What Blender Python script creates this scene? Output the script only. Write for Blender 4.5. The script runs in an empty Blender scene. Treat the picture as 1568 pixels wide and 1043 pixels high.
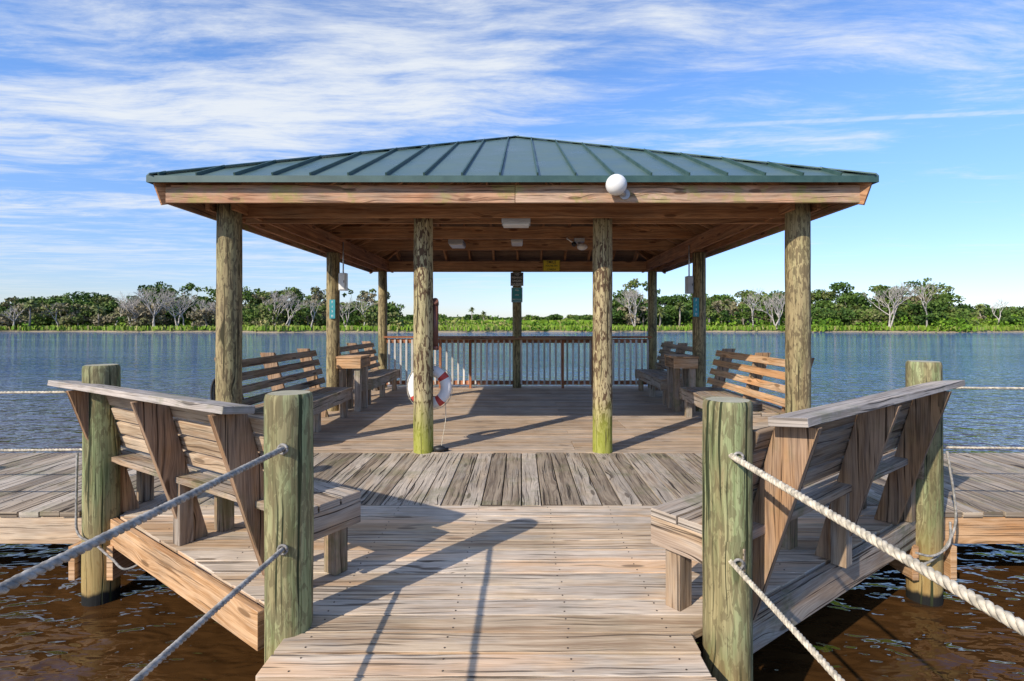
import bpy, math, random
import numpy as np
from mathutils import Vector, noise
random.seed(7); rng=np.random.default_rng(7)
scene=bpy.context.scene
V=Vector
# ------------------------------------------------------------------ helpers
class MB:
    def __init__(s): s.v=[];s.f=[];s.uv=[];s.m=[];s.mats=[];s.sm=[]
    def mi(s,mat):
        if mat not in s.mats: s.mats.append(mat)
        return s.mats.index(mat)
    def face(s,idx,uvs,mat,smooth=False):
        s.f.append(idx);s.uv.extend(uvs);s.m.append(s.mi(mat));s.sm.append(smooth)
    def hexa(s,P,mat,L,W,T):
        b=len(s.v);s.v.extend([tuple(p) for p in P])
        ou=random.uniform(0,60);ov=random.uniform(0,60)
        a=lambda p:(p.dot(L)+ou)
        w=lambda p:(p.dot(W)+ov)
        t=lambda p:(p.dot(T)+ov+3)
        F=[((0,3,2,1),a,w),((4,5,6,7),a,w),((0,1,5,4),a,t),((2,3,7,6),a,t),((1,2,6,5),w,t),((3,0,4,7),w,t)]
        for q,fu,fv in F:
            if fu is a:uv=[(fu(P[i]),fv(P[i])) for i in q]
            else: uv=[(fu(P[i])*.3,fv(P[i])) for i in q]
            s.face([b+i for i in q],uv,mat)
    def board(s,a,b,w,t,mat,up=(0,0,1)):
        a=V(a);b=V(b);L=(b-a).normalized();up=V(up)
        W=up.cross(L).normalized();T=L.cross(W).normalized()
        P=[]
        for tz in(-.5,.5):
            for (pt,sw) in((a,-.5),(b,-.5),(b,.5),(a,.5)):
                P.append(pt+W*sw*w+T*tz*t)
        s.hexa(P,mat,L,W,T)
    def prism(s,x00,x01,x10,x11,y0,y1,z0,z1,mat):
        P=[V((x00,y0,z0)),V((x10,y0,z0)),V((x11,y1,z0)),V((x01,y1,z0)),V((x00,y0,z1)),V((x10,y0,z1)),V((x11,y1,z1)),V((x01,y1,z1))]
        s.hexa(P,mat,V((1,0,0)),V((0,1,0)),V((0,0,1)))
    def box(s,c,d,mat):
        c=V(c);s.board(c-V((d[0]/2,0,0)),c+V((d[0]/2,0,0)),d[1],d[2],mat)
    def post(s,x,y,z0,z1,r,mat,seg=28,lean=(0,0),cap=None):
        n=max(4,int((z1-z0)/.09));b=len(s.v);o=random.uniform(0,50)
        zs=[z0+(z1-z0)*i/n for i in range(n+1)]+[z1+.0]
        rs=[1.0]*(n+1);rs[n]=.95
        zs[n-1]=z1-.025; zs[n]=z1-.004; rs[n-1]=1.0;zs[n+1]=z1;rs.append(.88)
        for i,(z,k) in enumerate(zip(zs,rs)):
            for j in range(seg):
                a=2*math.pi*j/seg
                q=noise.noise(V((math.cos(a)*1.3+o,math.sin(a)*1.3,z*1.2)))*.06+noise.noise(V((math.cos(a)*6+o,math.sin(a)*6,z*3)))*.025
                R=r*k*(1+q)*(1-.03*(z-z0)/(z1-z0))
                s.v.append((x+R*math.cos(a)+lean[0]*(z-z0),y+R*math.sin(a)+lean[1]*(z-z0),z))
        for i in range(len(zs)-1):
            for j in range(seg):
                k=(j+1)%seg
                q=[b+i*seg+j,b+i*seg+k,b+(i+1)*seg+k,b+(i+1)*seg+j]
                u0,u1=zs[i]+o,zs[i+1]+o;v0,v1=2*math.pi*r*j/seg,2*math.pi*r*(j+1)/seg
                s.face(q,[(u0,v0+o),(u0,v1+o),(u1,v1+o),(u1,v0+o)],mat,True)
        t=b+(len(zs)-1)*seg
        s.face([t+j for j in range(seg)],[(s.v[t+j][0]*3+o,s.v[t+j][1]*3) for j in range(seg)],cap or mat)
    def tube(s,pts,r,mat,sides=8,cap=True):
        b=len(s.v);pts=[V(p) for p in pts];n=len(pts);ln=0
        prevU=None
        for i,p in enumerate(pts):
            d=(pts[min(i+1,n-1)]-pts[max(i-1,0)]).normalized()
            if prevU is None:
                u=d.orthogonal().normalized()
            else:
                u=(prevU-d*prevU.dot(d)).normalized()
            prevU=u;w=d.cross(u)
            rr=r[i] if isinstance(r,(list,tuple)) else r
            for j in range(sides):
                a=2*math.pi*j/sides
                s.v.append(tuple(p+(u*math.cos(a)+w*math.sin(a))*rr))
        for i in range(n-1):
            for j in range(sides):
                k=(j+1)%sides
                s.face([b+i*sides+j,b+i*sides+k,b+(i+1)*sides+k,b+(i+1)*sides+j],[(i*.1,j*.05),(i*.1,j*.05+.05),(i*.1+.1,j*.05+.05),(i*.1+.1,j*.05)],mat,True)
        if cap:
            for t in(0,n-1):
                s.face([b+t*sides+j for j in range(sides)][::(-1 if t==0 else 1)],[(0,0)]*sides,mat)
    def rope(s,a,b,r,mat,sag=.04,pitch=.075,step=9,sides=7):
        a=V(a);b=V(b);L=(b-a).length;n=int(L/pitch*step);d=(b-a).normalized()
        u=d.orthogonal().normalized();w=d.cross(u)
        for k in range(3):
            pts=[]
            for i in range(n+1):
                t=i/n;c=a+(b-a)*t+V((0,0,-4*sag*t*(1-t)))
                ph=2*math.pi*(t*L/pitch+k/3)
                pts.append(c+(u*math.cos(ph)+w*math.sin(ph))*r*.5)
            s.tube(pts,r*.56,mat,sides)
    def obj(s,name,parent=None,bevel=0,loc=None):
        me=bpy.data.meshes.new(name);me.from_pydata(s.v,[],s.f)
        l=me.uv_layers.new(name="UVMap");l.data.foreach_set("uv",np.array(s.uv,dtype=np.float32).ravel())
        me.polygons.foreach_set("material_index",s.m);me.polygons.foreach_set("use_smooth",s.sm)
        for m in s.mats: me.materials.append(m)
        me.update()
        o=bpy.data.objects.new(name,me);scene.collection.objects.link(o)
        if parent:o.parent=parent
        if bevel:
            bv=o.modifiers.new("bevel","BEVEL");bv.width=bevel;bv.segments=2;bv.limit_method='ANGLE';bv.angle_limit=math.radians(50)
        return o
def empty(name,loc=(0,0,0)):
    o=bpy.data.objects.new(name,None);scene.collection.objects.link(o);return o

class NT:
    def __init__(s,nt): s.t=nt;s.n=nt.nodes;s.l=nt.links
    def new(s,typ,**k):
        n=s.n.new(typ)
        for a,b in k.items(): setattr(n,a,b)
        return n
    def put(s,sock,val):
        if hasattr(val,'is_linked') or hasattr(val,'links'): s.l.new(val,sock)
        else: sock.default_value=val
    def math(s,op,a,b=0.0,c=0.0,clamp=False):
        n=s.new('ShaderNodeMath',operation=op);n.use_clamp=clamp
        s.put(n.inputs[0],a);s.put(n.inputs[1],b);s.put(n.inputs[2],c);return n.outputs[0]
    def map(s,vec,scale=(1,1,1),loc=(0,0,0),rot=(0,0,0)):
        n=s.new('ShaderNodeMapping');s.put(n.inputs['Vector'],vec);n.inputs['Scale'].default_value=scale;n.inputs['Location'].default_value=loc;n.inputs['Rotation'].default_value=rot;return n.outputs[0]
    def noise(s,vec,scale,detail=3,rough=.55,dist=0,dim='3D'):
        n=s.new('ShaderNodeTexNoise');n.noise_dimensions=dim;s.put(n.inputs['Vector'],vec);n.inputs['Scale'].default_value=scale;n.inputs['Detail'].default_value=detail;n.inputs['Roughness'].default_value=rough;n.inputs['Distortion'].default_value=dist;return n.outputs[0]
    def smooth(s,v,a,b,lo=0.0,hi=1.0):
        n=s.new('ShaderNodeMapRange',interpolation_type='SMOOTHSTEP');s.put(n.inputs[0],v);n.inputs[1].default_value=a;n.inputs[2].default_value=b;n.inputs[3].default_value=lo;n.inputs[4].default_value=hi;return n.outputs[0]
    def mix(s,f,a,b,mode='MIX'):
        n=s.new('ShaderNodeMix',data_type='RGBA',blend_type=mode);s.put(n.inputs[0],f);s.put(n.inputs[6],a if not isinstance(a,tuple) else (*a[:3],1));s.put(n.inputs[7],b if not isinstance(b,tuple) else (*b[:3],1));return n.outputs[2]
def newmat(name):
    m=bpy.data.materials.new(name);m.use_nodes=True;t=NT(m.node_tree);b=m.node_tree.nodes['Principled BSDF'];return m,t,b
def plain(name,col,rough=.5,metal=0,var=.15,scale=8,bump=0):
    m,t,b=newmat(name);tc=t.new('ShaderNodeTexCoord').outputs['Object']
    n=t.noise(tc,scale,3)
    f=t.smooth(n,.3,.7)
    c=t.mix(f,tuple(x*(1-var) for x in col),tuple(min(1,x*(1+var)) for x in col))
    t.put(b.inputs['Base Color'],c);b.inputs['Roughness'].default_value=rough;b.inputs['Metallic'].default_value=metal
    if bump:
        bp=t.new('ShaderNodeBump');bp.inputs['Distance'].default_value=bump;t.put(bp.inputs['Height'],n);t.put(b.inputs['Normal'],bp.outputs[0])
    return m
def wood(name,light,dark,grey,greyamt=.4,crack=.5,moss=0,mosscol=(.10,.13,.03),knot=.5,gs=1.0,flecks=0,fleckcol=(.05,.035,.02),algae=False,var=.3,wet=False,stain=0):
    m,t,b=newmat(name)
    uv=t.new('ShaderNodeUVMap').outputs[0]
    tc=t.new('ShaderNodeNewGeometry');pos=tc.outputs['Position'];isl=tc.outputs['Random Per Island']
    warp=t.noise(t.map(uv,(1.2,3,1)),1.0,2,dim='2D')
    sep=t.new('ShaderNodeSeparateXYZ');t.put(sep.inputs[0],uv)
    vo=t.new('ShaderNodeTexVoronoi');vo.voronoi_dimensions='2D';t.put(vo.inputs['Vector'],t.map(uv,(1.6,6.5,1)));vo.inputs['Scale'].default_value=1
    kd=vo.outputs['Distance'];kc=t.new('ShaderNodeSeparateColor');t.put(kc.inputs[0],vo.outputs['Color'])
    ksel=t.math('GREATER_THAN',kc.outputs[0],1-knot*.6)
    kn=t.math('MULTIPLY',t.smooth(kd,.08,.13,1,0),ksel)
    halo=t.math('MULTIPLY',t.smooth(kd,.0,.42,1,0),ksel)
    vv=t.math('ADD',sep.outputs[1],t.math('ADD',t.math('MULTIPLY',warp,.05),t.math('MULTIPLY',halo,.035)))
    cb=t.new('ShaderNodeCombineXYZ');t.put(cb.inputs[0],sep.outputs[0]);t.put(cb.inputs[1],vv)
    g=cb.outputs[0]
    nA=t.noise(t.map(g,(.9*gs,26*gs,1)),1,4,.6,dim='2D')
    nB=t.noise(t.map(g,(5*gs,170*gs,1)),1,2,.6,dim='2D')
    nC=t.noise(pos,1.7,3,.6)
    nD=t.noise(t.map(g,(1.6,8,1)),1,4,.6,dim='2D')
    gr=t.math('ADD',t.math('MULTIPLY',nA,.65),t.math('MULTIPLY',nB,.35))
    col=t.mix(t.smooth(gr,.36,.62),dark,light)
    gf=t.math('MULTIPLY',t.smooth(t.math('ADD',nD,t.math('MULTIPLY',t.math('SUBTRACT',isl,.5),.35)),.35,.65),greyamt)
    col=t.mix(gf,col,t.mix(t.smooth(nB,.3,.7),tuple(x*.65 for x in grey),grey))
    if stain:
        sf=t.math('MULTIPLY',t.smooth(t.noise(t.map(g,(.5,3.,1),(11,4,0)),1,3,.6,dim='2D'),.50,.70),stain)
        col=t.mix(sf,col,(light[0]*.95,light[1]*.70,light[2]*.48))
    tone=t.math('ADD',t.math('MULTIPLY',isl,var),1-var*.6)
    tone=t.math('MULTIPLY',tone,t.smooth(nC,.25,.75,.8,1.12))
    vm=t.new('ShaderNodeVectorMath',operation='SCALE');t.put(vm.inputs[0],col);t.put(vm.inputs['Scale'],tone);col=vm.outputs[0]
    col=t.mix(t.math('MULTIPLY',kn,.75),col,tuple(x*.35 for x in dark))
    nK=t.noise(t.map(g,(1.1*gs,55*gs,1),(7,3,0)),1,3,.55,dim='2D')
    ck=t.math('MULTIPLY',t.smooth(nK,.60,.68),crack)
    if flecks:
        nF=t.noise(t.map(uv,(11,38,1)),1,4,.65,.6,dim='2D')
        nF2=t.noise(t.map(uv,(2,3.,1)),1,2,dim='2D')
        ff=t.math('MULTIPLY',t.smooth(t.math('ADD',nF,t.math('MULTIPLY',nF2,.35)),.67,.74),flecks)
        col=t.mix(ff,col,fleckcol)
    if moss:
        nM=t.noise(pos,2.3,4,.7);nM2=t.noise(pos,30,2)
        mf=t.math('MULTIPLY',t.smooth(t.math('ADD',nM,t.math('MULTIPLY',nM2,.25)),.62,.78),moss)
        col=t.mix(mf,col,mosscol)
    if algae:
        sp=t.new('ShaderNodeSeparateXYZ');t.put(sp.inputs[0],pos)
        z=t.math('ADD',sp.outputs[2],t.math('MULTIPLY',nD,.5))
        col=t.mix(t.smooth(z,.35,.85,.75,0),col,(.32,.35,.04))
    if wet:
        sp=t.new('ShaderNodeSeparateXYZ');t.put(sp.inputs[0],pos)
        col=t.mix(t.smooth(t.math('ADD',sp.outputs[2],t.math('MULTIPLY',nD,.3)),-.3,.25,.6,0),col,(.42,.25,.08))
        col=t.mix(t.smooth(t.math('ADD',sp.outputs[2],t.math('MULTIPLY',nD,.08)),-.50,-.46,1,0),col,(.012,.012,.011))
    col=t.mix(ck,col,tuple(x*.22 for x in dark))
    t.put(b.inputs['Base Color'],col);b.inputs['Roughness'].default_value=.78;b.inputs['Specular IOR Level'].default_value=.25
    bp=t.new('ShaderNodeBump');bp.inputs['Strength'].default_value=.8;bp.inputs['Distance'].default_value=.005
    h=t.math('SUBTRACT',gr,t.math('MULTIPLY',ck,.9));t.put(bp.inputs['Height'],h);t.put(b.inputs['Normal'],bp.outputs[0])
    return m
M={}
M['deck']=wood('deck_wood',(.74,.57,.39),(.43,.29,.18),(.60,.53,.45),.65,.8,moss=.08,knot=.35,var=.38,stain=.55)
M['walk']=wood('walkway_wood',(.54,.43,.31),(.25,.185,.13),(.50,.44,.37),.65,1,moss=.3,knot=.6,var=.6)
M['floor']=wood('gazebo_floor_wood',(.62,.46,.31),(.38,.26,.16),(.50,.42,.34),.6,.6,knot=.4,stain=.3,var=.35)
M['bench']=wood('bench_wood',(.47,.335,.215),(.22,.145,.09),(.43,.39,.34),.7,.9,moss=.4,knot=.5,var=.5,stain=.3)
M['benchb']=wood('bench_brown_wood',(.44,.255,.13),(.18,.095,.047),(.38,.30,.235),.45,.9,moss=.15,knot=.6,var=.4)
M['cap']=wood('bench_cap_wood',(.58,.50,.43),(.32,.265,.22),(.54,.50,.47),.75,.95,moss=.3,knot=.5)
M['rim']=wood('rim_wood',(.74,.46,.25),(.46,.24,.10),(.62,.49,.35),.45,.6,knot=.9,stain=.5)
M['pale']=wood('pale_wood',(.72,.54,.36),(.46,.30,.18),(.58,.50,.40),.4,.7,knot=.7,var=.4)
M['beam']=wood('beam_wood',(.62,.36,.22),(.32,.16,.09),(.50,.40,.30),.55,.7,moss=.6,mosscol=(.30,.29,.08),knot=.9,stain=.4)
M['raft']=wood('rafter_wood',(.60,.31,.15),(.34,.15,.065),(.44,.31,.2),.35,.5,knot=.9)
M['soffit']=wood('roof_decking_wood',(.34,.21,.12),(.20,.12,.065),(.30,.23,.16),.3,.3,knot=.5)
M['rail']=wood('rail_wood',(.48,.19,.09),(.25,.09,.04),(.34,.2,.13),.3,.3,knot=.4)
M['balu']=wood('baluster_wood',(.70,.67,.62),(.52,.48,.42),(.68,.66,.62),.5,.3,knot=.1)
M['pile']=wood('piling_wood',(.33,.36,.18),(.13,.165,.065),(.38,.27,.14),.6,1,knot=.6,gs=.7,flecks=.5,fleckcol=(.095,.07,.035),wet=True,var=.1)
M['gpost']=wood('gazebo_post_wood',(.56,.45,.25),(.31,.245,.12),(.40,.37,.19),.45,1,knot=.7,gs=.8,flecks=.95,fleckcol=(.09,.05,.028),algae=True,var=.15)
M['gpost2']=wood('gazebo_outer_post_wood',(.42,.36,.18),(.22,.185,.085),(.40,.28,.15),.5,1,knot=.6,gs=.8,flecks=.65,fleckcol=(.075,.05,.03),var=.15)
M['end']=wood('end_grain_wood',(.58,.53,.38),(.36,.33,.21),(.5,.48,.37),.4,.9,knot=0)
M['rope']=plain('rope_fibre',(.52,.455,.345),.95,0,.4,40,.003)
M['ropegrey']=plain('rope_grey_and_shaded',(.30,.28,.25),.95,0,.4,40,.003)  # grey lines; on the near-left ropes the grey paints in their shaded side
M['metal']=plain('galvanised_metal',(.45,.46,.47),.4,.7,.15)
M['nail']=plain('nail_steel',(.10,.075,.06),.6,.4,.3)
M['white']=plain('white_plastic',(.80,.79,.76),.35,0,.04)
M['grey']=plain('grey_box_paint',(.45,.46,.47),.5,0,.08)
M['black']=plain('black_rubber',(.02,.02,.022),.5,0,.2)
M['red']=plain('ring_red',(.55,.06,.045),.6,0,.15)
M['ringw']=plain('ring_white',(.80,.76,.72),.6,0,.06)
M['yellow']=plain('sign_yellow',(.88,.70,.05),.5,0,.04)
M['teal']=plain('sign_teal',(.03,.26,.30),.5,0,.08)
M['signblack']=plain('sign_black',(.03,.03,.03),.4,0,.1)
M['brownbox']=plain('tube_brown',(.13,.05,.035),.5,0,.15)
m,t,b=newmat('green_metal_roof');tc=t.new('ShaderNodeTexCoord').outputs['Object']
n=t.noise(t.map(tc,(1.3,1.3,1.3)),1.5,4,.6);n2=t.noise(tc,25,3,.6)
c=t.mix(t.smooth(n,.3,.7),(.085,.145,.125),(.13,.195,.172));c=t.mix(t.smooth(n2,.55,.8,0,.4),c,(.22,.24,.215))
t.put(b.inputs['Base Color'],c);t.put(b.inputs['Roughness'],t.smooth(n,.3,.7,.26,.42));b.inputs['Metallic'].default_value=.3
M['roof']=m
m,t,b=newmat('roof_trim');tc=t.new('ShaderNodeTexCoord').outputs['Object']
t.put(b.inputs['Base Color'],t.mix(t.smooth(t.noise(tc,6,3),.3,.7),(.03,.07,.06),(.05,.10,.085)));b.inputs['Roughness'].default_value=.4
M['trim']=m

# ------------------------------------------------------------------ layout constants
CX=-.08; PX=[-1.07,.89]
YF=5.41;YI=5.72;YM=8.42;YB=11.43
HX=2.95
# ------------------------------------------------------------------ deck
dock=empty('wooden_dock')
mb=MB();nl=MB()
LP=[(-1.05,-9),(-1.05,2.44),(-1.24,2.58),(-2.92,3.80),(-2.92,4.5)]
RP=[(.77,-9),(.77,2.36),(1.02,2.52),(2.80,3.80),(2.80,4.5)]
def edge(P,y):
    for (x0,y0),(x1,y1) in zip(P,P[1:]):
        if y<=y1: return x0+(x1-x0)*(y-y0)/(y1-y0)
    return P[-1][0]
def nail(x,y,z=.0):
    r=.0042;b=len(nl.v)
    for zz in(z-.004,z+.0022):
        for k in range(6): nl.v.append((x+r*math.cos(k*1.047),y+r*math.sin(k*1.047),zz))
    nl.face([b+6+k for k in range(6)],[(0,0)]*6,M['nail'])
    for k in range(6): nl.face([b+k,b+(k+1)%6,b+6+(k+1)%6,b+6+k],[(0,0)]*4,M['nail'])
y=-8.0
while y<4.02:
    w=.137;y1=min(y+w,4.02)
    j=random.uniform(-.0025,.0025);jl=random.uniform(-.012,.012);jr=random.uniform(-.012,.012)
    mb.prism(edge(LP,y)+jl,edge(LP,y1)+jl,edge(RP,y)+jr,edge(RP,y1)+jr,y,y1,-.038+j,j,M['deck'])
    if y>1.6:
        for xx in(-2.4,-1.7,-.93,-.32,.21,.66,1.5,2.3):
            if edge(LP,y)+.05<xx<edge(RP,y)-.05:
                for q in(.03,.105): nail(xx+random.uniform(-.01,.01),y+q+random.uniform(-.006,.006),j)
    y+=w+.007
mb.obj('platform_boards',dock,.004)
mb=MB()
x=-34.0
while x<34:
    w=.147;y0=3.88 if (x<-2.95 or x>2.80) else 4.032
    y0+=random.uniform(-.006,.006);j=random.uniform(-.003,.003)
    mb.board((x+w/2,y0,-.019+j),(x+w/2,5.655,-.019+j),w,.038,M['walk'])
    if abs(x)<6:
        for yy in(4.12,4.85,5.55):
            for q in(.035,.113): nail(x+q+random.uniform(-.006,.006),yy+random.uniform(-.01,.01),j)
    x+=w+.009
mb.obj('walkway_boards',dock,.004)
nl.obj('nails',dock)
mb=MB();y=5.665
while y<11.7:
    w=.14;j=random.uniform(-.0015,.0015)
    s=random.choice([-1.2,0.6,1.4])
    mb.board((-3.42,y+w/2,-.019+j),(s-.002,y+w/2,-.019+j),w,.038,M['floor'])
    mb.board((s+.002,y+w/2,-.019-j),(3.27,y+w/2,-.019-j),w,.038,M['floor'])
    y+=w+.006
mb.obj('gazebo_floor_boards',dock,.003)
mb=MB()
def rim(a,b,mat,h=.19,t=.04,top=-.004,off=0):
    mb.board((a[0],a[1],top-h/2),(b[0],b[1],top-h/2),t,h,mat)
rim((-1.27,2.555),(-2.97,3.79),M['rim']);rim((1.05,2.495),(2.84,3.78),M['bench'])
rim((-1.02,-8),(-1.02,2.35),M['bench'],top=-.045);rim((.74,-8),(.74,2.3),M['bench'],top=-.045)
rim((-34,3.915),(-2.99,3.915),M['pale'],h=.2,top=-.043);rim((2.86,3.915),(34,3.915),M['rim'],h=.2,top=-.043)
rim((-34,5.63),(34,5.63),M['bench'],top=-.045)
rim((-3.40,5.70),(-3.40,11.65),M['bench'],top=-.045);rim((3.25,5.70),(3.25,11.65),M['bench'],top=-.045);rim((-3.4,11.66),(3.25,11.66),M['bench'],top=-.045)
for yy in(3.1,3.7,4.4,5.0): rim((-1.85 if yy<3.2 else -2.65,yy),(1.75 if yy<3.2 else 2.55,yy),M['bench'],top=-.045)
for xx in(-.3,.2): rim((xx,-8),(xx,5.5),M['bench'],top=-.06)
for sx in(-3.05,2.93):
    for dx in(-.135,.135): mb.board((sx+dx,3.70,-.30),(sx+dx,5.5,-.30),.045,.24,M['rim'])
mb.obj('framing',dock,.003)
mb=MB()
for xx in list(range(-33,-3,3))+list(range(6,34,3)):
    mb.post(xx,5.5,-3,-.05,.12,M['pile'],16);mb.post(xx,4.08,-3,-.05,.12,M['pile'],16)
for xx in(-3,0,3):
    for yy in(6,8.4,11.4): mb.post(xx,yy,-3,-.06,.12,M['pile'],16)
mb.obj('support_piles',dock)

# ------------------------------------------------------------------ rope pilings
def piling(x,y,z1,r=.105,lean=(0,0),rings=None):
    mb=MB();mb.post(x,y,-2.6,z1,r,M['pile'],40,lean,M['end'])
    return mb.obj('rope_piling')
piling(-1.075,2.42,1.08,.106);piling(.925,2.34,1.06,.108)
piling(-3.05,3.80,1.10,.112);piling(2.93,3.80,1.125,.112)
piling(-1.09,-.15,1.08);piling(.92,-.15,1.06)
for xx in(-6.2,-9.4,-12.6): piling(xx,3.80,1.08)
for xx in(6.1,9.3,12.5): piling(xx,3.80,1.08)
def mkrope(a,b,r=.0125,mat='rope',sag=.03,**k):
    mb=MB();mb.rope(a,b,r,M[mat],sag,**k)
    return mb.obj('rope')
mkrope((-1.05,2.52,.845),(-1.09,-.15,.86),.0128,'ropegrey',.0,pitch=.062)
mkrope((-1.05,2.52,.40),(-1.09,-.15,.43),.0110,'ropegrey',.0,pitch=.055)
mkrope((.90,2.46,.83),(.92,-.15,.86),.0130,'rope',.0,pitch=.062)
mkrope((.90,2.46,.375),(.92,-.15,.40),.0110,'rope',.0,pitch=.055)
for z in(.905,.485):
    for a,b in((-3.0,-6.2),(-6.2,-9.4),(-9.4,-12.6)): mkrope((a,3.8,z),(b,3.8,z),.0095,'rope',.01,step=6,sides=5)
for z in(.935,.50):
    for a,b in((2.9,6.1),(6.1,9.3),(9.3,12.5)): mkrope((a,3.8,z),(b,3.8,z),.0095,'rope',.01,step=6,sides=5)
mb=MB()
for (x,y,z) in((-1.075+.02,2.42-.11,.845),(.925+.0,2.34-.115,.83),(-1.055,2.31,.40),(.925,2.225,.375)):
    mb.tube([(x+.02*math.cos(a),y,z+.02*math.sin(a)) for a in np.linspace(0,6.3,14)],.006,M['ropegrey'],7)
mb.obj('rope_knots')
def hose(name,pts,r,mat):
    cu=[];P=[V(p) for p in pts];P=[P[0]]+P+[P[-1]]
    for i in range(1,len(P)-2):
        for k in range(8):
            t=k/8;p0,p1,p2,p3=P[i-1],P[i],P[i+1],P[i+2]
            cu.append(.5*((2*p1)+(p2-p0)*t+(2*p0-5*p1+4*p2-p3)*t*t+(3*p1-p0-3*p2+p3)*t**3))
    cu.append(P[-2]);mb=MB();mb.tube(cu,r,mat,8);return mb.obj(name)
hose('mooring_line',[(-3.16,3.72,.48),(-3.15,3.70,.1),(-3.12,3.68,-.08),(-2.98,3.66,-.15),(-2.85,3.64,-.24),(-2.72,3.62,-.30),(-2.55,3.75,-.2)],.008,M['ropegrey'])
hose('mooring_line',[(3.0,3.68,.50),(3.06,3.68,.1),(3.02,3.66,-.08),(2.9,3.64,-.22),(2.74,3.6,-.26),(2.62,3.62,-.2)],.008,M['ropegrey'])
hose('mooring_line',[(3.03,3.69,-.0),(2.98,3.64,-.14),(2.84,3.6,-.2),(2.72,3.6,-.18)],.008,M['ropegrey'])

# ------------------------------------------------------------------ benches
def bench(near,far,nrm,ztop=1.0,seatz=.44,ext=.25,sup=(.12,.98,1.9),matb='bench',mats='bench',matsup='benchb',capw=.17,lean=.28,seatn=.56,nslat=4,capmat='cap'):
    a=V((near[0],near[1],0));bb=V((far[0],far[1],0));u=(bb-a).normalized();L=(bb-a).length
    n=V((nrm[0],nrm[1],0));n=(n-u*n.dot(u)).normalized();Z=V((0,0,1));mb=MB()
    P=lambda s,q,z:a+u*s+n*q+Z*z
    capn=(n*.12+Z).normalized()
    if capmat: mb.board(P(0,0,ztop-.02),P(L,0,ztop-.02),capw,.04,M[capmat],capn)
    topz=ztop-.045
    def at(z): return lean*(1-z/topz)+.0
    for s in sup:
        q0=at(0);q1=at(topz);t=.021
        Pp=[]
        for ss in(-t,t):
            Pp.append([P(s+ss,q0-.07,0.001),P(s+ss,q0+.07,0.001),P(s+ss,q1+.10,topz),P(s+ss,q1-.085,topz)])
        c=Pp[0];d=Pp[1]
        Ld=(c[3]-c[0]).normalized()
        mb.hexa([c[0],c[3],c[2],c[1],d[0],d[3],d[2],d[1]],M[matsup],Ld,n,u)
    zz=np.linspace(seatz+.10,ztop-.12,nslat)
    tilt=(n*topz+Z*lean).normalized()
    for k,z in enumerate(zz):
        q=at(z)+.118
        mb.board(P(-.02 if k%2 else -.05,q,z),P(L-.05,q,z),.088,.035,M[matb],tilt)
    s0,s1=-ext,L-.1
    nb=3;wid=(seatn-.13)/nb
    for k in range(nb):
        q=.14+wid*(k+.5);mb.board(P(s0,q,seatz-.02),P(s1,q,seatz-.02),wid-.01,.04,M[mats])
    mb.board(P(s0+.02,seatn-.03,seatz-.11),P(s1-.02,seatn-.03,seatz-.11),.04,.135,M[mats])
    for s in (s0+.02,s1-.02): mb.board(P(s,.12,seatz-.11),P(s,seatn+.005,seatz-.11),.042,.138,M[mats])
    for s in(s0+.085,(s0+s1)/2,s1-.09):
        mb.board(P(s,seatn-.10,.001),P(s,seatn-.10,seatz-.045),.10,.085,M[mats],n)
        mb.board(P(s,.20,.001),P(s,.20,seatz-.045),.085,.085,M[mats],n)
    return mb.obj('wooden_bench',None,.004)
bench((-1.43,2.65),(-3.39,3.86),(.5,.85),.98,matb='pale',sup=(.12,.98,1.95))
bench((1.13,2.22),(3.02,3.68),(-.6,.79),1.0,seatz=.475,sup=(.12,1.1,2.05),ext=.13,seatn=.61)
kw=dict(ext=0,capw=.10,matb='bench',mats='bench',nslat=4,capmat=None,seatn=.72,lean=.32)
bench((-3.27,5.62),(-3.27,8.0),(1,0),1.07,sup=(.1,1.1,2.2),**kw)
bench((-3.27,8.95),(-3.27,11.1),(1,0),1.07,sup=(.1,1.1,2.05),**kw)
kw['matb']='rim'
bench((3.12,5.62),(3.12,8.0),(-1,0),1.07,sup=(.1,1.1,2.2),**kw)
kw['matb']='bench'
bench((3.12,8.95),(3.12,11.1),(-1,0),1.07,sup=(.1,1.1,2.05),**kw)
def table(cx,cy):
    mb=MB();w,d=.40,.56;T=.865
    for k in range(4): mb.board((cx-w/2,cy-d/2+(k+.5)*d/4,T),(cx+w/2,cy-d/2+(k+.5)*d/4,T),d/4-.006,.035,M['rim'])
    for sy in(-1,1): mb.board((cx-w/2+.01,cy+sy*(d/2-.03),T-.10),(cx+w/2-.01,cy+sy*(d/2-.03),T-.10),.04,.15,M['rim'])
    for sx in(-1,1):
        mb.board((cx+sx*(w/2-.03),cy-d/2+.06,T-.10),(cx+sx*(w/2-.03),cy+d/2-.06,T-.10),.035,.14,M['benchb'])
        for sy in(-1,1): mb.board((cx+sx*(w/2-.08),cy+sy*(d/2-.1),0.001),(cx+sx*(w/2-.08),cy+sy*(d/2-.1),T-.02),.09,.09,M['bench'],(1,0,0))
    mb.board((cx-w/2+.1,cy,.3),(cx+w/2-.1,cy,.3),d-.2,.03,M['bench'])
    return mb.obj('side_table',None,.004)
table(-2.72,8.5);table(2.60,8.5)

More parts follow.
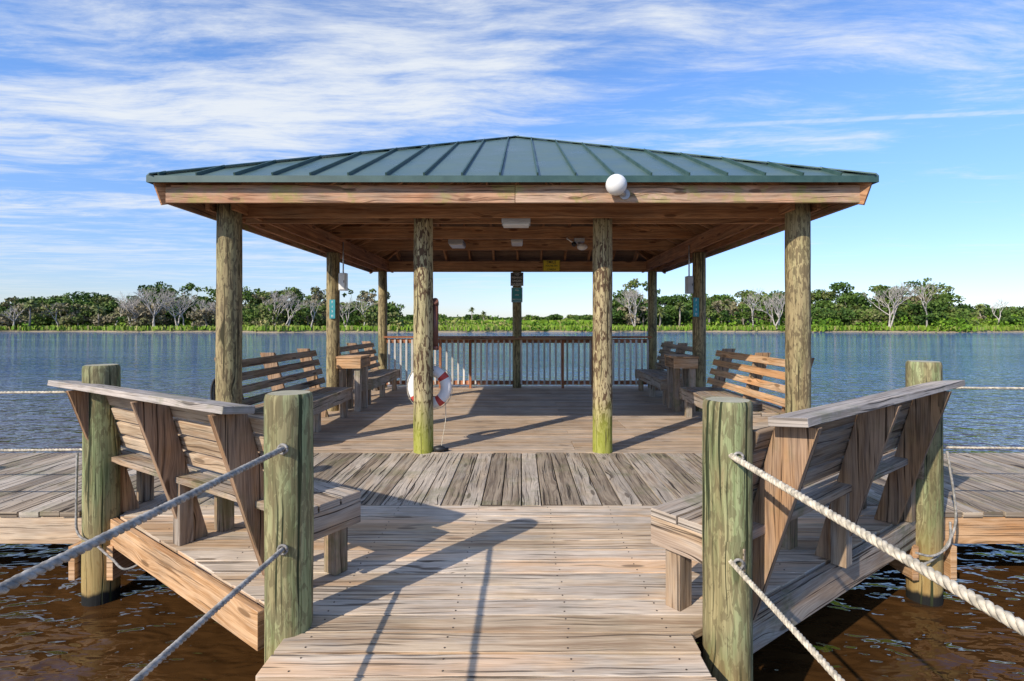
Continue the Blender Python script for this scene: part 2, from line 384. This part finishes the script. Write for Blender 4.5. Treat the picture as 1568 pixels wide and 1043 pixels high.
# ------------------------------------------------------------------ gazebo
gz=empty('gazebo')
mb=MB()
for xx in PX: mb.post(xx,YI,-.5,2.62,.108,M['gpost'],32)
mb.obj('inner_posts',gz)
mb=MB()
for sx in(-1,1):
    mb.post(CX+sx*HX,YF,-.5,2.66,.122,M['gpost2'],32,(0.003*-sx,0))
    mb.post(CX+sx*HX,YM,-.5,2.54,.105,M['gpost2'],24);mb.post(CX+sx*HX,YB,-.5,2.54,.10,M['gpost2'],24)
mb.post(-.09,YB,-.5,2.54,.10,M['gpost2'],24)
mb.obj('outer_posts',gz)
mb=MB()
XL,XR=CX-HX,CX+HX
for yy in(YF+.13,YI+.14): mb.board((XL-.05,yy,2.635),(XR+.05,yy,2.635),.04,.23,M['raft'])
for yy in(YB-.02,YB+.045): mb.board((XL-.2,yy,2.645),(XR+.2,yy,2.645),.04,.22,M['raft'])
for xx in(XL-.13,XL+.13,XR-.13,XR+.13): mb.board((xx,5.26,2.655),(xx,11.8,2.655),.04,.22,M['raft'])
for yy,z in((YM-.03,2.86),(YM+.03,2.86),(7.0,2.87),(9.8,2.87)): mb.board((XL-.0,yy,z),(XR+.0,yy,z),.04,.19,M['raft'])
mb.board((-.09,YM,2.95),(-.09,YM,4.1),.12,.12,M['raft'],(0,1,0))
mb.obj('beams',gz,.003)
HE=3.42;ye0,ye1=4.90,11.94;HYY=(ye1-ye0)/2
FX=3.36
mb=MB()
mb.board((CX-FX,5.0,2.637),(-.06,5.0,2.637),.038,.17,M['beam']);mb.board((-.055,5.0,2.637),(CX+FX,5.0,2.637),.038,.167,M['beam'])
mb.board((CX-FX,11.84,2.645),(CX+FX,11.84,2.645),.038,.155,M['beam'])
for sx in(-1,1): mb.board((CX+sx*(FX-.02),5.022,2.64),(CX+sx*(FX-.02),11.818,2.64),.038,.165,M['beam'])
mb.obj('fascia',gz,.003)
ZE=2.785;ZA=4.40;C=V((CX,(ye0+ye1)/2,0))
faces=[(V((0,-1,0)),V((1,0,0)),HYY,HE),(V((0,1,0)),V((-1,0,0)),HYY,HE),(V((-1,0,0)),V((0,-1,0)),HE,HYY),(V((1,0,0)),V((0,1,0)),HE,HYY)]
mb=MB();mt=MB();mr=MB();md=MB()
for fi,(out,al,run,half) in enumerate(faces):
    def S(d,t,dz=0):
        return C+out*run*(1-t)+al*d+V((0,0,ZE+(ZA-ZE)*t+dz))
    a,b_,c=S(-half,0),S(half,0),S(0,1)
    k=len(mb.v);mb.v.extend([tuple(a),tuple(b_),tuple(c)]);mb.face([k,k+1,k+2],[(0,0),(1,0),(.5,1)],M['roof'])
    k=len(mb.v);mb.v.extend([tuple(a-V((0,0,.02))),tuple(b_-V((0,0,.02))),tuple(c-V((0,0,.02)))]);mb.face([k+2,k+1,k],[(0,0),(1,0),(.5,1)],M['trim'])
    nr=(out*(ZA-ZE)+V((0,0,run))).normalized()
    sl=(S(0,1)-S(0,0)).normalized()
    d=-.12-.355*9
    while d<half-.03:
        if abs(d)<half-.03:
            te=1-abs(d)/half-.004
            mt.board(S(d,0)+nr*.016-sl*.006,S(d,te)+nr*.016,.015,.032,M['trim'],nr)
        d+=.355
    mt.board(S(-half-.01,0)+V((0,0,-.03))+out*.004,S(half+.01,0)+V((0,0,-.03))+out*.004,.012,.062,M['trim'])
    mt.board(S(half,0)+V((0,0,.012)),S(0,1)+V((0,0,.012)),.11,.012,M['roof'])
    d=-half+.3
    while d<half-.1:
        te=1-abs(d)/half-.02
        if te>.05: mr.board(S(d,.03)-nr*.125,S(d,te)-nr*.125,.042,.15,M['raft'],nr)
        d+=.52
    mr.board(S(half*.985,.015)-V((0,0,.18)),S(0,1)-V((0,0,.18)),.045,.21,M['raft'])
    nrow=21
    for i in range(nrow):
        t0=(i+.5)/nrow;hw=half*(1-t0)-.02
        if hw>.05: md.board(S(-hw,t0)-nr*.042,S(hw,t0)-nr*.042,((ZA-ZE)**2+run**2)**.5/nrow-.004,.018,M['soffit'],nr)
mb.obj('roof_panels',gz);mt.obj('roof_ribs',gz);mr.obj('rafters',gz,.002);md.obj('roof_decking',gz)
# ------------------------------------------------------------------ railing
mb=MB()
yr=YB-.02
mb.board((XL,yr,1.105),(XR,yr,1.105),.14,.04,M['rail']);mb.board((XL+.08,yr,1.02),(XR-.08,yr,1.02),.04,.09,M['rail']);mb.board((XL+.08,yr,.11),(XR-.08,yr,.11),.04,.09,M['rail'])
mb.board((-1.75,yr-.16,1.075),(1.55,yr-.16,1.075),.24,.045,M['benchb'])
for xx in(-1.75,-1.1,.9,1.55): mb.board((xx,yr-.1,.0),(xx,yr-.1,1.05),.05,.07,M['rail'],(0,1,0))
x=XL+.16
while x<XR-.1:
    mb.board((x,yr-.04,.08),(x,yr-.04,1.05),.040,.036,M['balu'],(0,1,0));x+=.125
mb.obj('wooden_railing',None,.002)
# ------------------------------------------------------------------ lamp globe
def sphere(mb,c,r,mat,seg=24,rg=14,sc=(1,1,1)):
    b=len(mb.v)
    for i in range(rg+1):
        th=math.pi*i/rg
        for j in range(seg):
            ph=2*math.pi*j/seg
            mb.v.append((c[0]+r*sc[0]*math.sin(th)*math.cos(ph),c[1]+r*sc[1]*math.sin(th)*math.sin(ph),c[2]+r*sc[2]*math.cos(th)))
    for i in range(rg):
        for j in range(seg):
            k=(j+1)%seg;mb.face([b+i*seg+j,b+(i+1)*seg+j,b+(i+1)*seg+k,b+i*seg+k],[(0,0)]*4,mat,True)
mb=MB();gx,gy,gz_=.885,4.86,2.69
sphere(mb,(gx,gy,gz_),.098,M['white'],32,20)
mb.tube([(gx+.03,gy+.02,gz_-.04),(gx+.09,4.955,gz_-.06),(gx+.1,4.98,gz_-.06)],.022,M['metal'],12)
mb.tube([(gx+.1,4.982,gz_-.06),(gx+.1,4.965,gz_-.06)],.05,M['grey'],20)
mb.obj('globe_lamp')
def fixture(x,y,z,w=.3,d=.14,h=.07):
    mb=MB();mb.box((x,y,z),(w,d,h),M['grey']);mb.box((x,y,z-h/2-.012),(w*.9,d*.85,.022),M['white']);return mb.obj('ceiling_light',None,.006)
fixture(-.055,5.70,2.51,.31,.2,.06);fixture(-1.15,9.4,2.84,.26,.5,.07);fixture(-.07,9.0,2.82,.2,.5,.07)
mb=MB()
mb.box((.93,8.35,2.73),(.16,.1,.06),M['grey']);mb.tube([(.93,8.35,2.7),(.93,8.33,2.64)],.02,M['grey'],10)
sphere(mb,(.97,8.3,2.62),.07,M['white'],20,12,(1.2,1,.8));sphere(mb,(.84,8.3,2.66),.04,M['black'],16,10)
mb.tube([(.72,8.3,2.76),(.8,8.3,2.7),(.93,8.32,2.66)],.012,M['white'],8)
mb.obj('security_light')
# ------------------------------------------------------------------ signs
def text(s,loc,size,mat,par,rotz=0):
    c=bpy.data.curves.new('lettering','FONT');c.body=s;c.size=size;c.align_x='CENTER';c.align_y='CENTER';c.extrude=.0008;c.offset=.0003
    o=bpy.data.objects.new('lettering',c);scene.collection.objects.link(o);o.location=loc;o.rotation_euler=(math.pi/2,0,rotz);c.materials.append(mat);o.parent=par;return o
def sign(name,x,y,z,w,h,mat,lines,size,tmat,border=None):
    mb=MB();mb.box((x,y,z),(w,.006,h),mat)
    if border: 
        for dx in(-1,1): mb.box((x+dx*(w/2-.008),y-.005,z),(.006,.003,h-.016),border)
        for dz in(-1,1): mb.box((x,y-.0055,z+dz*(h/2-.008)),(w-.016,.003,.006),border)
    for dz in(-1,1): mb.tube([(x,y,z+dz*(h/2-.02)),(x,y-.008,z+dz*(h/2-.02))],.006,M['metal'],8)
    o=mb.obj(name)
    for i,l in enumerate(lines):
        sz=size if not isinstance(size,list) else size[i]
        text(l,(x,y-.0045,z+h/2-(i+.62)*h/(len(lines)+.2)),sz,tmat,o)
    return o
sign('smile_sign',.66,YB-.07,2.655,.37,.25,M['yellow'],['SMILE',"YOU'RE ON","CAMERA"],[.085,.05,.05],M['signblack'],M['signblack'])
sign('no_fishing_sign',-.09,YB-.112,2.36,.28,.29,M['signblack'],['NO','FISHING','UNDER','GAZEBO'],.062,M['white'],M['white'])
sign('rules_sign',-.09,YB-.112,2.02,.24,.32,M['teal'],['FISH','LINE','RECYCLE'],.045,M['white'],M['white'])
sign('rules_sign',CX-HX+.03,YM-.12,1.63,.09,.30,M['teal'],['F','I','S','H'],.045,M['white'])
sign('rules_sign',CX+HX-.09,YM-.12,1.66,.09,.30,M['teal'],['F','I','S','H'],.045,M['white'])
def ebox(x,y,z,w,h,mat):
    mb=MB();mb.box((x,y,z),(w,.12,h),mat);mb.box((x,y-.066,z),(w*.86,.012,h*.9),mat);mb.tube([(x,y,z+h/2),(x,y,z+h/2+.5)],.012,M['metal'],8);mb.box((x+w*.3,y-.075,z),(.012,.01,.04),M['black'])
    return mb.obj('electrical_box',None,.006)
ebox(CX-HX+.17,YM-.02,2.07,.11,.28,M['white']);ebox(CX+HX-.17,YM-.02,2.02,.10,.28,M['grey'])
mb=MB();tx=-.945;mb.tube([(tx,YI+.03,1.14),(tx,YI+.03,1.60)],.034,M['brownbox'],20);mb.tube([(tx,YI+.03,1.60),(tx,YI+.03,1.63),(tx,YI+.0,1.65)],.039,M['brownbox'],20);mb.tube([(tx,YI+.03,1.11),(tx,YI+.03,1.15)],.039,M['brownbox'],20)
mb.obj('fishing_line_tube')
# life ring
mb=MB();cxr,cyr,czr=-1.03,YI+.17,.685;R,r=.185,.062
seg,sd=64,14;b0=len(mb.v)
for i in range(seg):
    a=2*math.pi*i/seg
    for j in range(sd):
        q=2*math.pi*j/sd;rr=R+r*math.cos(q)
        mb.v.append((cxr+rr*math.cos(a),cyr+r*.8*math.sin(q),czr+rr*math.sin(a)))
for i in range(seg):
    deg=(i+.5)*360/seg;red=min(abs((deg-c+180)%360-180) for c in(35,125,215,305))<8.5
    for j in range(sd):
        k=(j+1)%sd;i2=(i+1)%seg
        mb.face([b0+i*sd+j,b0+i2*sd+j,b0+i2*sd+k,b0+i*sd+k],[(0,0)]*4,M['red'] if red else M['ringw'],True)
mb.tube([(cxr+(R+r+.006+.010*abs(math.sin(2*a)))*math.cos(a),cyr,czr+(R+r+.006+.010*abs(math.sin(2*a)))*math.sin(a)) for a in np.linspace(0,2*math.pi,60)],.004,M['rope'],6)
mb.tube([(cxr+.05,cyr-.05,czr+R),(cxr,cyr-.05,czr+R+.1)],.008,M['black'],6)
mb.obj('life_ring')
hose('ring_line',[(-.86,YI+.17,.62),(-.84,YI+.1,.35),(-.87,YI+.05,.12),(-.88,YI+.02,.02)],.004,M['rope'])
mb=MB();sphere(mb,(-.89,YI-.02,.035),.05,M['black'],16,10,(1.3,1,.7));mb.tube([(-.95,YI-.03,.02),(-.80,YI+.02,.02)],.018,M['black'],10);mb.obj('rope_cleat')
mb=MB()
for k in range(5):
    mb.tube([(-3.20+.02*k+.06*math.cos(a),5.50+.015*k,.66+.17*math.sin(a)) for a in np.linspace(0,6.28,22)],.012,M['black'],7)
mb.obj('hose_coil')
mb=MB()
for k in range(4):
    mb.tube([(2.55+.10*math.cos(a),5.78+.08*math.sin(a),.455+.018*k) for a in np.linspace(0,6.28,22)],.014,M['black'],7)
mb.obj('hose_coil')

# ------------------------------------------------------------------ water
m,t,b=newmat('river_water')
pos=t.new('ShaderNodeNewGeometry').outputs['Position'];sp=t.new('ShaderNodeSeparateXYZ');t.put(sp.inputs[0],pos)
far_sky=t.smooth(sp.outputs[1],4,24)  # sky-reflection blue painted into base colour and specular tint away from the dock
t.put(b.inputs['Base Color'],t.mix(far_sky,(.060,.028,.009),(.010,.050,.150)));b.inputs['Roughness'].default_value=.04;b.inputs['IOR'].default_value=1.36
t.put(b.inputs['Specular Tint'],t.mix(far_sky,(1,1,1),(.66,.82,1.0)))
n1=t.noise(t.map(pos,(1,1.4,1)),2.4,2,.45,.6);n2=t.noise(t.map(pos,(.7,1.7,1),(3,5,0),(0,0,.25)),6.0,2,.5,.4);n3=t.noise(t.map(pos,(.35,1.3,1)),.45,3,.6,.3)
h=t.math('ADD',t.math('MULTIPLY',n1,.55),t.math('MULTIPLY',n2,.14));h=t.math('ADD',h,t.math('MULTIPLY',n3,.9))
patch=t.smooth(t.noise(t.map(pos,(.012,.07,1)),1,3),.35,.65,.5,1.0)
bp=t.new('ShaderNodeBump');t.put(bp.inputs['Distance'],t.smooth(sp.outputs[1],3,20,.13,.50));t.put(bp.inputs['Strength'],patch);t.put(bp.inputs['Height'],h);t.put(b.inputs['Normal'],bp.outputs[0])
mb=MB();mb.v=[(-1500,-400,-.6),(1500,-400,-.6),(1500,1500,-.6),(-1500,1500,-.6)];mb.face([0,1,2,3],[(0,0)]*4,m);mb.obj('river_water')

# ------------------------------------------------------------------ far bank
def px2top(px):
    xs=[-600,0,40,80,130,170,240,290,320,390,430,480,520,560,600,640,760,880,925,960,1010,1040,1075,1130,1165,1200,1240,1290,1345,1400,1440,1470,1500,1568,2200]
    ys=[450,455,452,440,442,448,428,434,440,429,440,432,444,438,446,468,478,478,468,428,432,450,444,434,442,436,444,430,440,420,432,462,466,468,465]
    return float(np.interp(px,xs,ys))
m,t,b=newmat('bank_ground');pos=t.new('ShaderNodeNewGeometry').outputs['Position']
sp=t.new('ShaderNodeSeparateXYZ');t.put(sp.inputs[0],pos)
n=t.noise(pos,.15,4,.6);n2=t.noise(pos,1.2,4,.6)
c=t.mix(t.smooth(n,.35,.65),(.07,.10,.02),(.16,.14,.06));c=t.mix(t.smooth(n2,.4,.7),c,(.05,.08,.02))
c=t.mix(t.smooth(sp.outputs[2],-.45,-.1,1,0),c,(.34,.27,.17))
t.put(b.inputs['Base Color'],c);b.inputs['Roughness'].default_value=.95
def shoreY(x): return 121+4*math.sin(x*.045)+2.5*math.sin(x*.17+1)+noise.noise(V((x*.08,3,0)))*4
mb=MB();xs=np.arange(-700,701,5.0);prof=[(-1,-1.4),(0,-.62),(.8,-.35),(3,-.1),(8,.2),(20,.5),(60,1.0),(250,1.5),(1300,1.5)]
for x in xs:
    for dy,z in prof:
        mb.v.append((x,shoreY(x)+dy+noise.noise(V((x*.3,dy,0)))*.4,z+noise.noise(V((x*.1,dy*.1,5)))*.15*(1 if dy>1 else 0)))
k=len(prof)
for i in range(len(xs)-1):
    for j in range(k-1): mb.face([i*k+j,(i+1)*k+j,(i+1)*k+j+1,i*k+j+1],[(0,0)]*4,m,True)
mb.obj('river_bank')
def folmat(name,cols):
    m,t,b=newmat(name);at=t.new('ShaderNodeAttribute');at.attribute_name='tone'
    r=t.new('ShaderNodeValToRGB');e=r.color_ramp.elements
    e[0].position=0;e[0].color=(*cols[0],1);e[1].position=1;e[1].color=(*cols[-1],1)
    for i,cc in enumerate(cols[1:-1]): q=e.new((i+1)/(len(cols)-1));q.color=(*cc,1)
    t.put(r.inputs[0],at.outputs['Fac']);t.put(b.inputs['Base Color'],r.outputs[0]);b.inputs['Roughness'].default_value=.7
    b.inputs['Specular IOR Level'].default_value=.2
    return m
FT=folmat('tree_foliage',[(.035,.075,.014),(.065,.12,.020),(.11,.17,.03),(.18,.18,.07),(.25,.21,.13)])
FB=folmat('shore_foliage',[(.07,.15,.012),(.12,.23,.016),(.19,.29,.025),(.27,.28,.08),(.34,.28,.12)])
def leaves(name,cen,size,tone,mat,aspect=1.0,vert=False):
    N=len(cen);cen=np.asarray(cen,float);size=np.asarray(size,float)[:,None]
    a=rng.normal(size=(N,3));
    if vert: a=np.stack([rng.normal(size=N),rng.normal(size=N)*.4,np.zeros(N)],1)
    a/=np.linalg.norm(a,axis=1)[:,None]+1e-9
    b2=rng.normal(size=(N,3)) if not vert else np.stack([rng.normal(size=N)*.25,rng.normal(size=N)*.25,np.ones(N)],1)
    b2-=a*(a*b2).sum(1)[:,None];b2/=np.linalg.norm(b2,axis=1)[:,None]+1e-9
    a=a*size*.5;b2=b2*size*.5*aspect
    v=np.stack([cen-a-b2,cen+a-b2*.6,cen+a*.8+b2,cen-a*.7+b2*.8],1).reshape(-1,3)
    me=bpy.data.meshes.new(name);me.vertices.add(4*N);me.vertices.foreach_set('co',v.ravel())
    me.loops.add(4*N);me.loops.foreach_set('vertex_index',np.arange(4*N,dtype=np.int32))
    me.polygons.add(N);me.polygons.foreach_set('loop_start',np.arange(0,4*N,4,dtype=np.int32));me.polygons.foreach_set('loop_total',np.full(N,4,dtype=np.int32))
    at=me.attributes.new('tone','FLOAT','POINT');at.data.foreach_set('value',np.repeat(np.clip(tone,0,1),4).astype(np.float32))
    me.update(calc_edges=True);me.materials.append(mat);o=bpy.data.objects.new(name,me);scene.collection.objects.link(o);return o
C_,S_,T_=[],[],[]
trunks=MB();TM=plain('bark_grey',(.30,.26,.21),.9,0,.3,2)
TMp=plain('bark_bleached',(.46,.41,.35),.9,0,.3,2)
def tree(x,y,top,w,tb,dens=1.0,leaf=.5):
    z0=.2;H=top-z0
    nb=int(10+w*1.2)
    lean=random.uniform(-.1,.1)*H
    if random.random()<.5: trunks.tube([(x,y,z0),(x+lean*.4,y,z0+H*.35),(x+lean,y,z0+H*.75)],[.2,.15,.05],TM,5,False)
    for i in range(nb):
        a=random.uniform(0,6.28);rr=random.uniform(0,1)**.6*w*.5
        zz=z0+H*random.uniform(.2,.92) if i else top-.8
        cr=random.uniform(.14,.24)*w;k=1-((zz-z0)/H-.5)**2
        cx,cy=x+lean*(zz-z0)/H+rr*math.cos(a)*k,y+rr*math.sin(a)*k
        zz=min(zz,top-cr*.6-((rr/w)**2)*H*.35)
        if random.random()<.3: trunks.tube([(x,y,z0+H*.3),(cx,cy,zz)],[.1,.03],TM,4,False)
        n=int(54*dens*(cr/1.3)**2)+10
        d=rng.normal(size=(n,3));d/=np.linalg.norm(d,axis=1)[:,None]
        d*=(rng.random(n)**.35)[:,None]*cr;d[:,2]*=.65
        C_.append(np.array([cx,cy,zz])+d);S_.append(rng.uniform(.5,1.3,n)*leaf)
        T_.append(np.clip(tb+random.uniform(-.18,.18)+rng.normal(size=n)*.08,0,1))
for row,(dy,hf,step) in enumerate(((10,.62,3.7),(19,.84,4.0),(29,1.0,4.0))):
    x=-330
    while x<330:
        yy=shoreY(x)+dy+random.uniform(-4,4);px=798+800*x/yy
        if 610<px<932: x+=step;continue
        tp=1.4+(495-px2top(px))*yy/800
        hh=tp*(hf+random.uniform(-.22,.06))
        if row==2: hh=tp*random.uniform(.78,1.06)
        tree(x,yy,max(3,hh),random.uniform(4.5,11),random.choice([.1,.2,.3,.4,.5,.6,.95] if x>0 else [.1,.3,.5,.6,.85,.95]),random.choice([.6,.9,1.0]))
        x+=step*random.uniform(.7,1.3)
x=-230
while x<230:
    yy=265+random.uniform(-12,12)
    tree(x,yy,1.4+(495-481)*yy/800*random.uniform(.6,1.08),random.uniform(6,11),random.choice([.2,.35,.45,.6]),.9,.9);x+=4
leaves('distant_trees',np.concatenate(C_),np.concatenate(S_),np.concatenate(T_),FT)
trunks.obj('distant_tree_trunks')
C_,S_,T_=[],[],[]
for i in range(760):
    x=random.uniform(-300,300);dy=random.uniform(.3,14)+max(0,random.gauss(0,6));yy=shoreY(x)+dy;px=798+800*x/yy
    if x<0: dy+=1.5;yy+=1.5
    hgt=random.uniform(1.0,2.4)+dy*.12
    if 610<px<932: hgt*=.8
    if px>1000: hgt*=1.3
    w=random.uniform(1.6,3.6);n=int(70*w/2)
    d=rng.normal(size=(n,3));d/=np.linalg.norm(d,axis=1)[:,None];d*=(rng.random(n)**.3)[:,None]
    c=np.stack([x+d[:,0]*w,yy+d[:,1]*w*.6,-.3+np.abs(d[:,2])*hgt],1)
    tb=random.choice([.05,.15,.25,.35,.45] if x>0 else [.15,.3,.5,.75,.9])
    C_.append(c);S_.append(rng.uniform(.25,.6,n));T_.append(tb+rng.normal(size=n)*.09)
leaves('shoreline_bushes',np.concatenate(C_),np.concatenate(S_),np.concatenate(T_),FB)
n=26000;x=rng.uniform(-260,260,n);dy=rng.uniform(-.3,16,n)**1.0;yy=np.array([shoreY(a) for a in x])+np.abs(dy)
leaves('marsh_grass',np.stack([x,yy,.05+dy*.03+rng.random(n)*.4],1),rng.uniform(.25,.5,n),rng.normal(.5,.2,n),FB,2.6,True)
n=9000;x=rng.uniform(-70,60,n);yy=rng.uniform(140,250,n)
leaves('far_marsh_grass',np.stack([x,yy,1.1+rng.random(n)*.8],1),rng.uniform(.8,1.6,n),rng.normal(.4,.2,n),FB,1.0,True)
def palm(x,y,H):
    mb=MB();mb.tube([(x,y,0),(x+.2,y,H*.5),(x+.1,y,H)],[.24,.19,.17],TM,8)
    for k in range(40):
        a=random.uniform(0,6.28);el=random.uniform(-.7,1.3);L=random.uniform(1.4,2.0)
        d=V((math.cos(a)*math.cos(el),math.sin(a)*math.cos(el),math.sin(el)));sd=V((-math.sin(a),math.cos(a),0))
        p0=V((x+.1,y,H));p1=p0+d*L*.55;p2=p0+d*L+V((0,0,-.45))
        for s in(-1,1):
            b=len(mb.v);w=.32
            mb.v.extend([tuple(p0),tuple(p1+sd*s*w+V((0,0,-.12))),tuple(p2+sd*s*w*.4),tuple(p1)])
            mb.face([b,b+1,b+2,b+3],[(0,0)]*4,PM)
    return mb.obj('palm_tree')
PM=plain('palm_frond',(.15,.18,.045),.6,0,.5,1)
for px,top,dd in((45,462,124),(100,455,140),(92,470,130),(385,462,128),(470,468,132),(740,478,200),(722,472,215),(960,470,128),(1010,474,126),(1040,466,128),(1085,470,127),(1110,462,128),(1220,474,128),(1310,470,128),(1376,462,130),(1392,468,127),(1500,468,130),(150,470,128),(1180,470,127),(1340,472,126)):
    yy=dd+3;palm((px-798)*yy/800,yy,1.4+(495-top)*yy/800-.6)
def bare(x,y,H,seed):
    R=random.Random(seed);mb=MB()
    def br(p,d,L,r,dep):
        q=p+d*L*.5+V((R.uniform(-1,1),R.uniform(-1,1),R.uniform(-.3,.3)))*L*.08;e=p+d*L
        mb.tube([p,q,e],[r,r*.85,r*.65],TMp,4,False)
        if dep==0:return
        for k in range(R.choice([2,3,3]) if dep>1 else 3):
            nd=(d+V((R.uniform(-1,1),R.uniform(-1,1),R.uniform(-.25,.7)))*.8).normalized();br(e,nd,L*R.uniform(.6,.85),r*.6,dep-1)
    for k in range(R.choice([1,2,3])):
        br(V((x+R.uniform(-.6,.6),y,.1)),V((R.uniform(-.45,.45),R.uniform(-.2,.2),1)).normalized(),H*.29,.22,5)
    return mb.obj('bare_tree')
i=0
for px,top in((20,466),(92,460),(120,466),(180,455),(205,448),(235,440),(268,444),(285,455),(318,456),(345,462),(405,452),(420,444),(440,453),(475,458),(560,453),(530,462),(975,440),(1155,446),(1190,450),(1360,436),(1420,430),(1530,460),(210,458)):
    yy=shoreY((px-798)*128/800)+3+random.uniform(0,2);i+=1
    bare((px-798)*yy/800,yy,(1.4+(495-top)*yy/800)*1.08,i)

# ------------------------------------------------------------------ world
EL=math.radians(33);AZ=math.radians(221.5)
w=bpy.data.worlds.new("World");scene.world=w;w.use_nodes=True;t=NT(w.node_tree)
for n in list(w.node_tree.nodes): w.node_tree.nodes.remove(n)
out=t.new('ShaderNodeOutputWorld');bgA=t.new('ShaderNodeBackground');bgB=t.new('ShaderNodeBackground');mx=t.new('ShaderNodeMixShader')
sky=t.new('ShaderNodeTexSky');sky.sky_type='NISHITA';sky.sun_disc=False;sky.sun_elevation=EL;sky.sun_rotation=AZ;sky.air_density=1.0;sky.dust_density=.3;sky.ozone_density=2.0
d=t.new('ShaderNodeTexCoord').outputs['Generated'];sp=t.new('ShaderNodeSeparateXYZ');t.put(sp.inputs[0],d)
tint=t.mix(t.smooth(sp.outputs[2],0,.40),(.90,.98,1.30),(1.05,1.38,1.85))
skc=t.mix(1.0,sky.outputs[0],tint,'MULTIPLY')
t.put(bgA.inputs[0],skc);bgA.inputs[1].default_value=.13
zc=t.math('MAXIMUM',sp.outputs[2],.02)
px_=t.math('DIVIDE',sp.outputs[0],zc);py_=t.math('DIVIDE',sp.outputs[1],zc)
cb=t.new('ShaderNodeCombineXYZ');t.put(cb.inputs[0],px_);t.put(cb.inputs[1],py_);P=cb.outputs[0]
wn=t.new('ShaderNodeTexNoise');t.put(wn.inputs['Vector'],t.map(P,(.7,.7,1)));wn.inputs['Scale'].default_value=1;wn.inputs['Detail'].default_value=2
wv=t.new('ShaderNodeVectorMath',operation='SCALE');t.put(wv.inputs[0],wn.outputs['Color']);wv.inputs['Scale'].default_value=.6
wa=t.new('ShaderNodeVectorMath',operation='ADD');t.put(wa.inputs[0],P);t.put(wa.inputs[1],wv.outputs[0]);PW=wa.outputs[0]
nb=t.noise(t.map(PW,(.45,1.1,1),(1.3,.4,0),(0,0,-.25)),1.3,6,.60,dim='2D')
ns=t.noise(t.map(PW,(1.2,4.2,1),(0,0,0),(0,0,-.35)),1.5,8,.70,dim='2D')
nl_=t.noise(t.map(P,(.25,.35,1),(4.2,1.7,0)),1.0,2,dim='2D')
cov=t.math('ADD',t.math('MULTIPLY',nb,.56),t.math('MULTIPLY',ns,.44))
bias=t.smooth(px_,-1.5,2.0,.04,-.09)
band=t.smooth(t.math('ABSOLUTE',t.math('SUBTRACT',t.math('ADD',py_,t.math('MULTIPLY',px_,.30)),1.98)),0,.8,.10,0)
cov=t.math('ADD',cov,t.math('ADD',t.math('ADD',bias,band),t.math('MULTIPLY',t.math('SUBTRACT',nl_,.5),.30)))
mask=t.smooth(cov,.42,.76,0,.92)
hz=t.smooth(sp.outputs[2],.02,.22,.35,1);mask=t.math('MULTIPLY',mask,hz)
lin=t.math('ABSOLUTE',t.math('SUBTRACT',t.math('ADD',t.math('MULTIPLY',px_,.127),t.math('MULTIPLY',py_,.992)),t.math('ADD',2.73,t.math('MULTIPLY',ns,.03))))
con=t.math('MULTIPLY',t.smooth(lin,.012,.045,.42,0),t.smooth(px_,.3,1.3,0,1))
con=t.math('MULTIPLY',con,t.smooth(t.noise(P,14,3),.3,.6,.5,1))
mask=t.math('MAXIMUM',mask,con)
t.put(bgB.inputs[0],(.91,.955,1.0,1));bgB.inputs[1].default_value=.95
t.put(mx.inputs[0],mask);t.l.new(bgA.outputs[0],mx.inputs[1]);t.l.new(bgB.outputs[0],mx.inputs[2]);t.l.new(mx.outputs[0],out.inputs[0])
sl=bpy.data.lights.new('sun','SUN');sl.energy=5.0;sl.angle=math.radians(.5);sl.color=(1,.91,.78)
so=bpy.data.objects.new('sun',sl);scene.collection.objects.link(so)
dirv=V((math.sin(AZ)*math.cos(EL),math.cos(AZ)*math.cos(EL),math.sin(EL)));so.rotation_euler=dirv.to_track_quat('Z','Y').to_euler()
cam=bpy.data.cameras.new('camera');cam.sensor_width=36;cam.lens=800/1568*36;cam.shift_x=-14/1568;cam.shift_y=-26/1568;cam.clip_end=6000;cam.clip_start=.05
co=bpy.data.objects.new('camera',cam);co.location=(0,0,1.4);co.rotation_euler=(math.pi/2,0,0);scene.collection.objects.link(co);scene.camera=co
scene.view_settings.view_transform='Standard';scene.view_settings.look='None';scene.view_settings.exposure=0
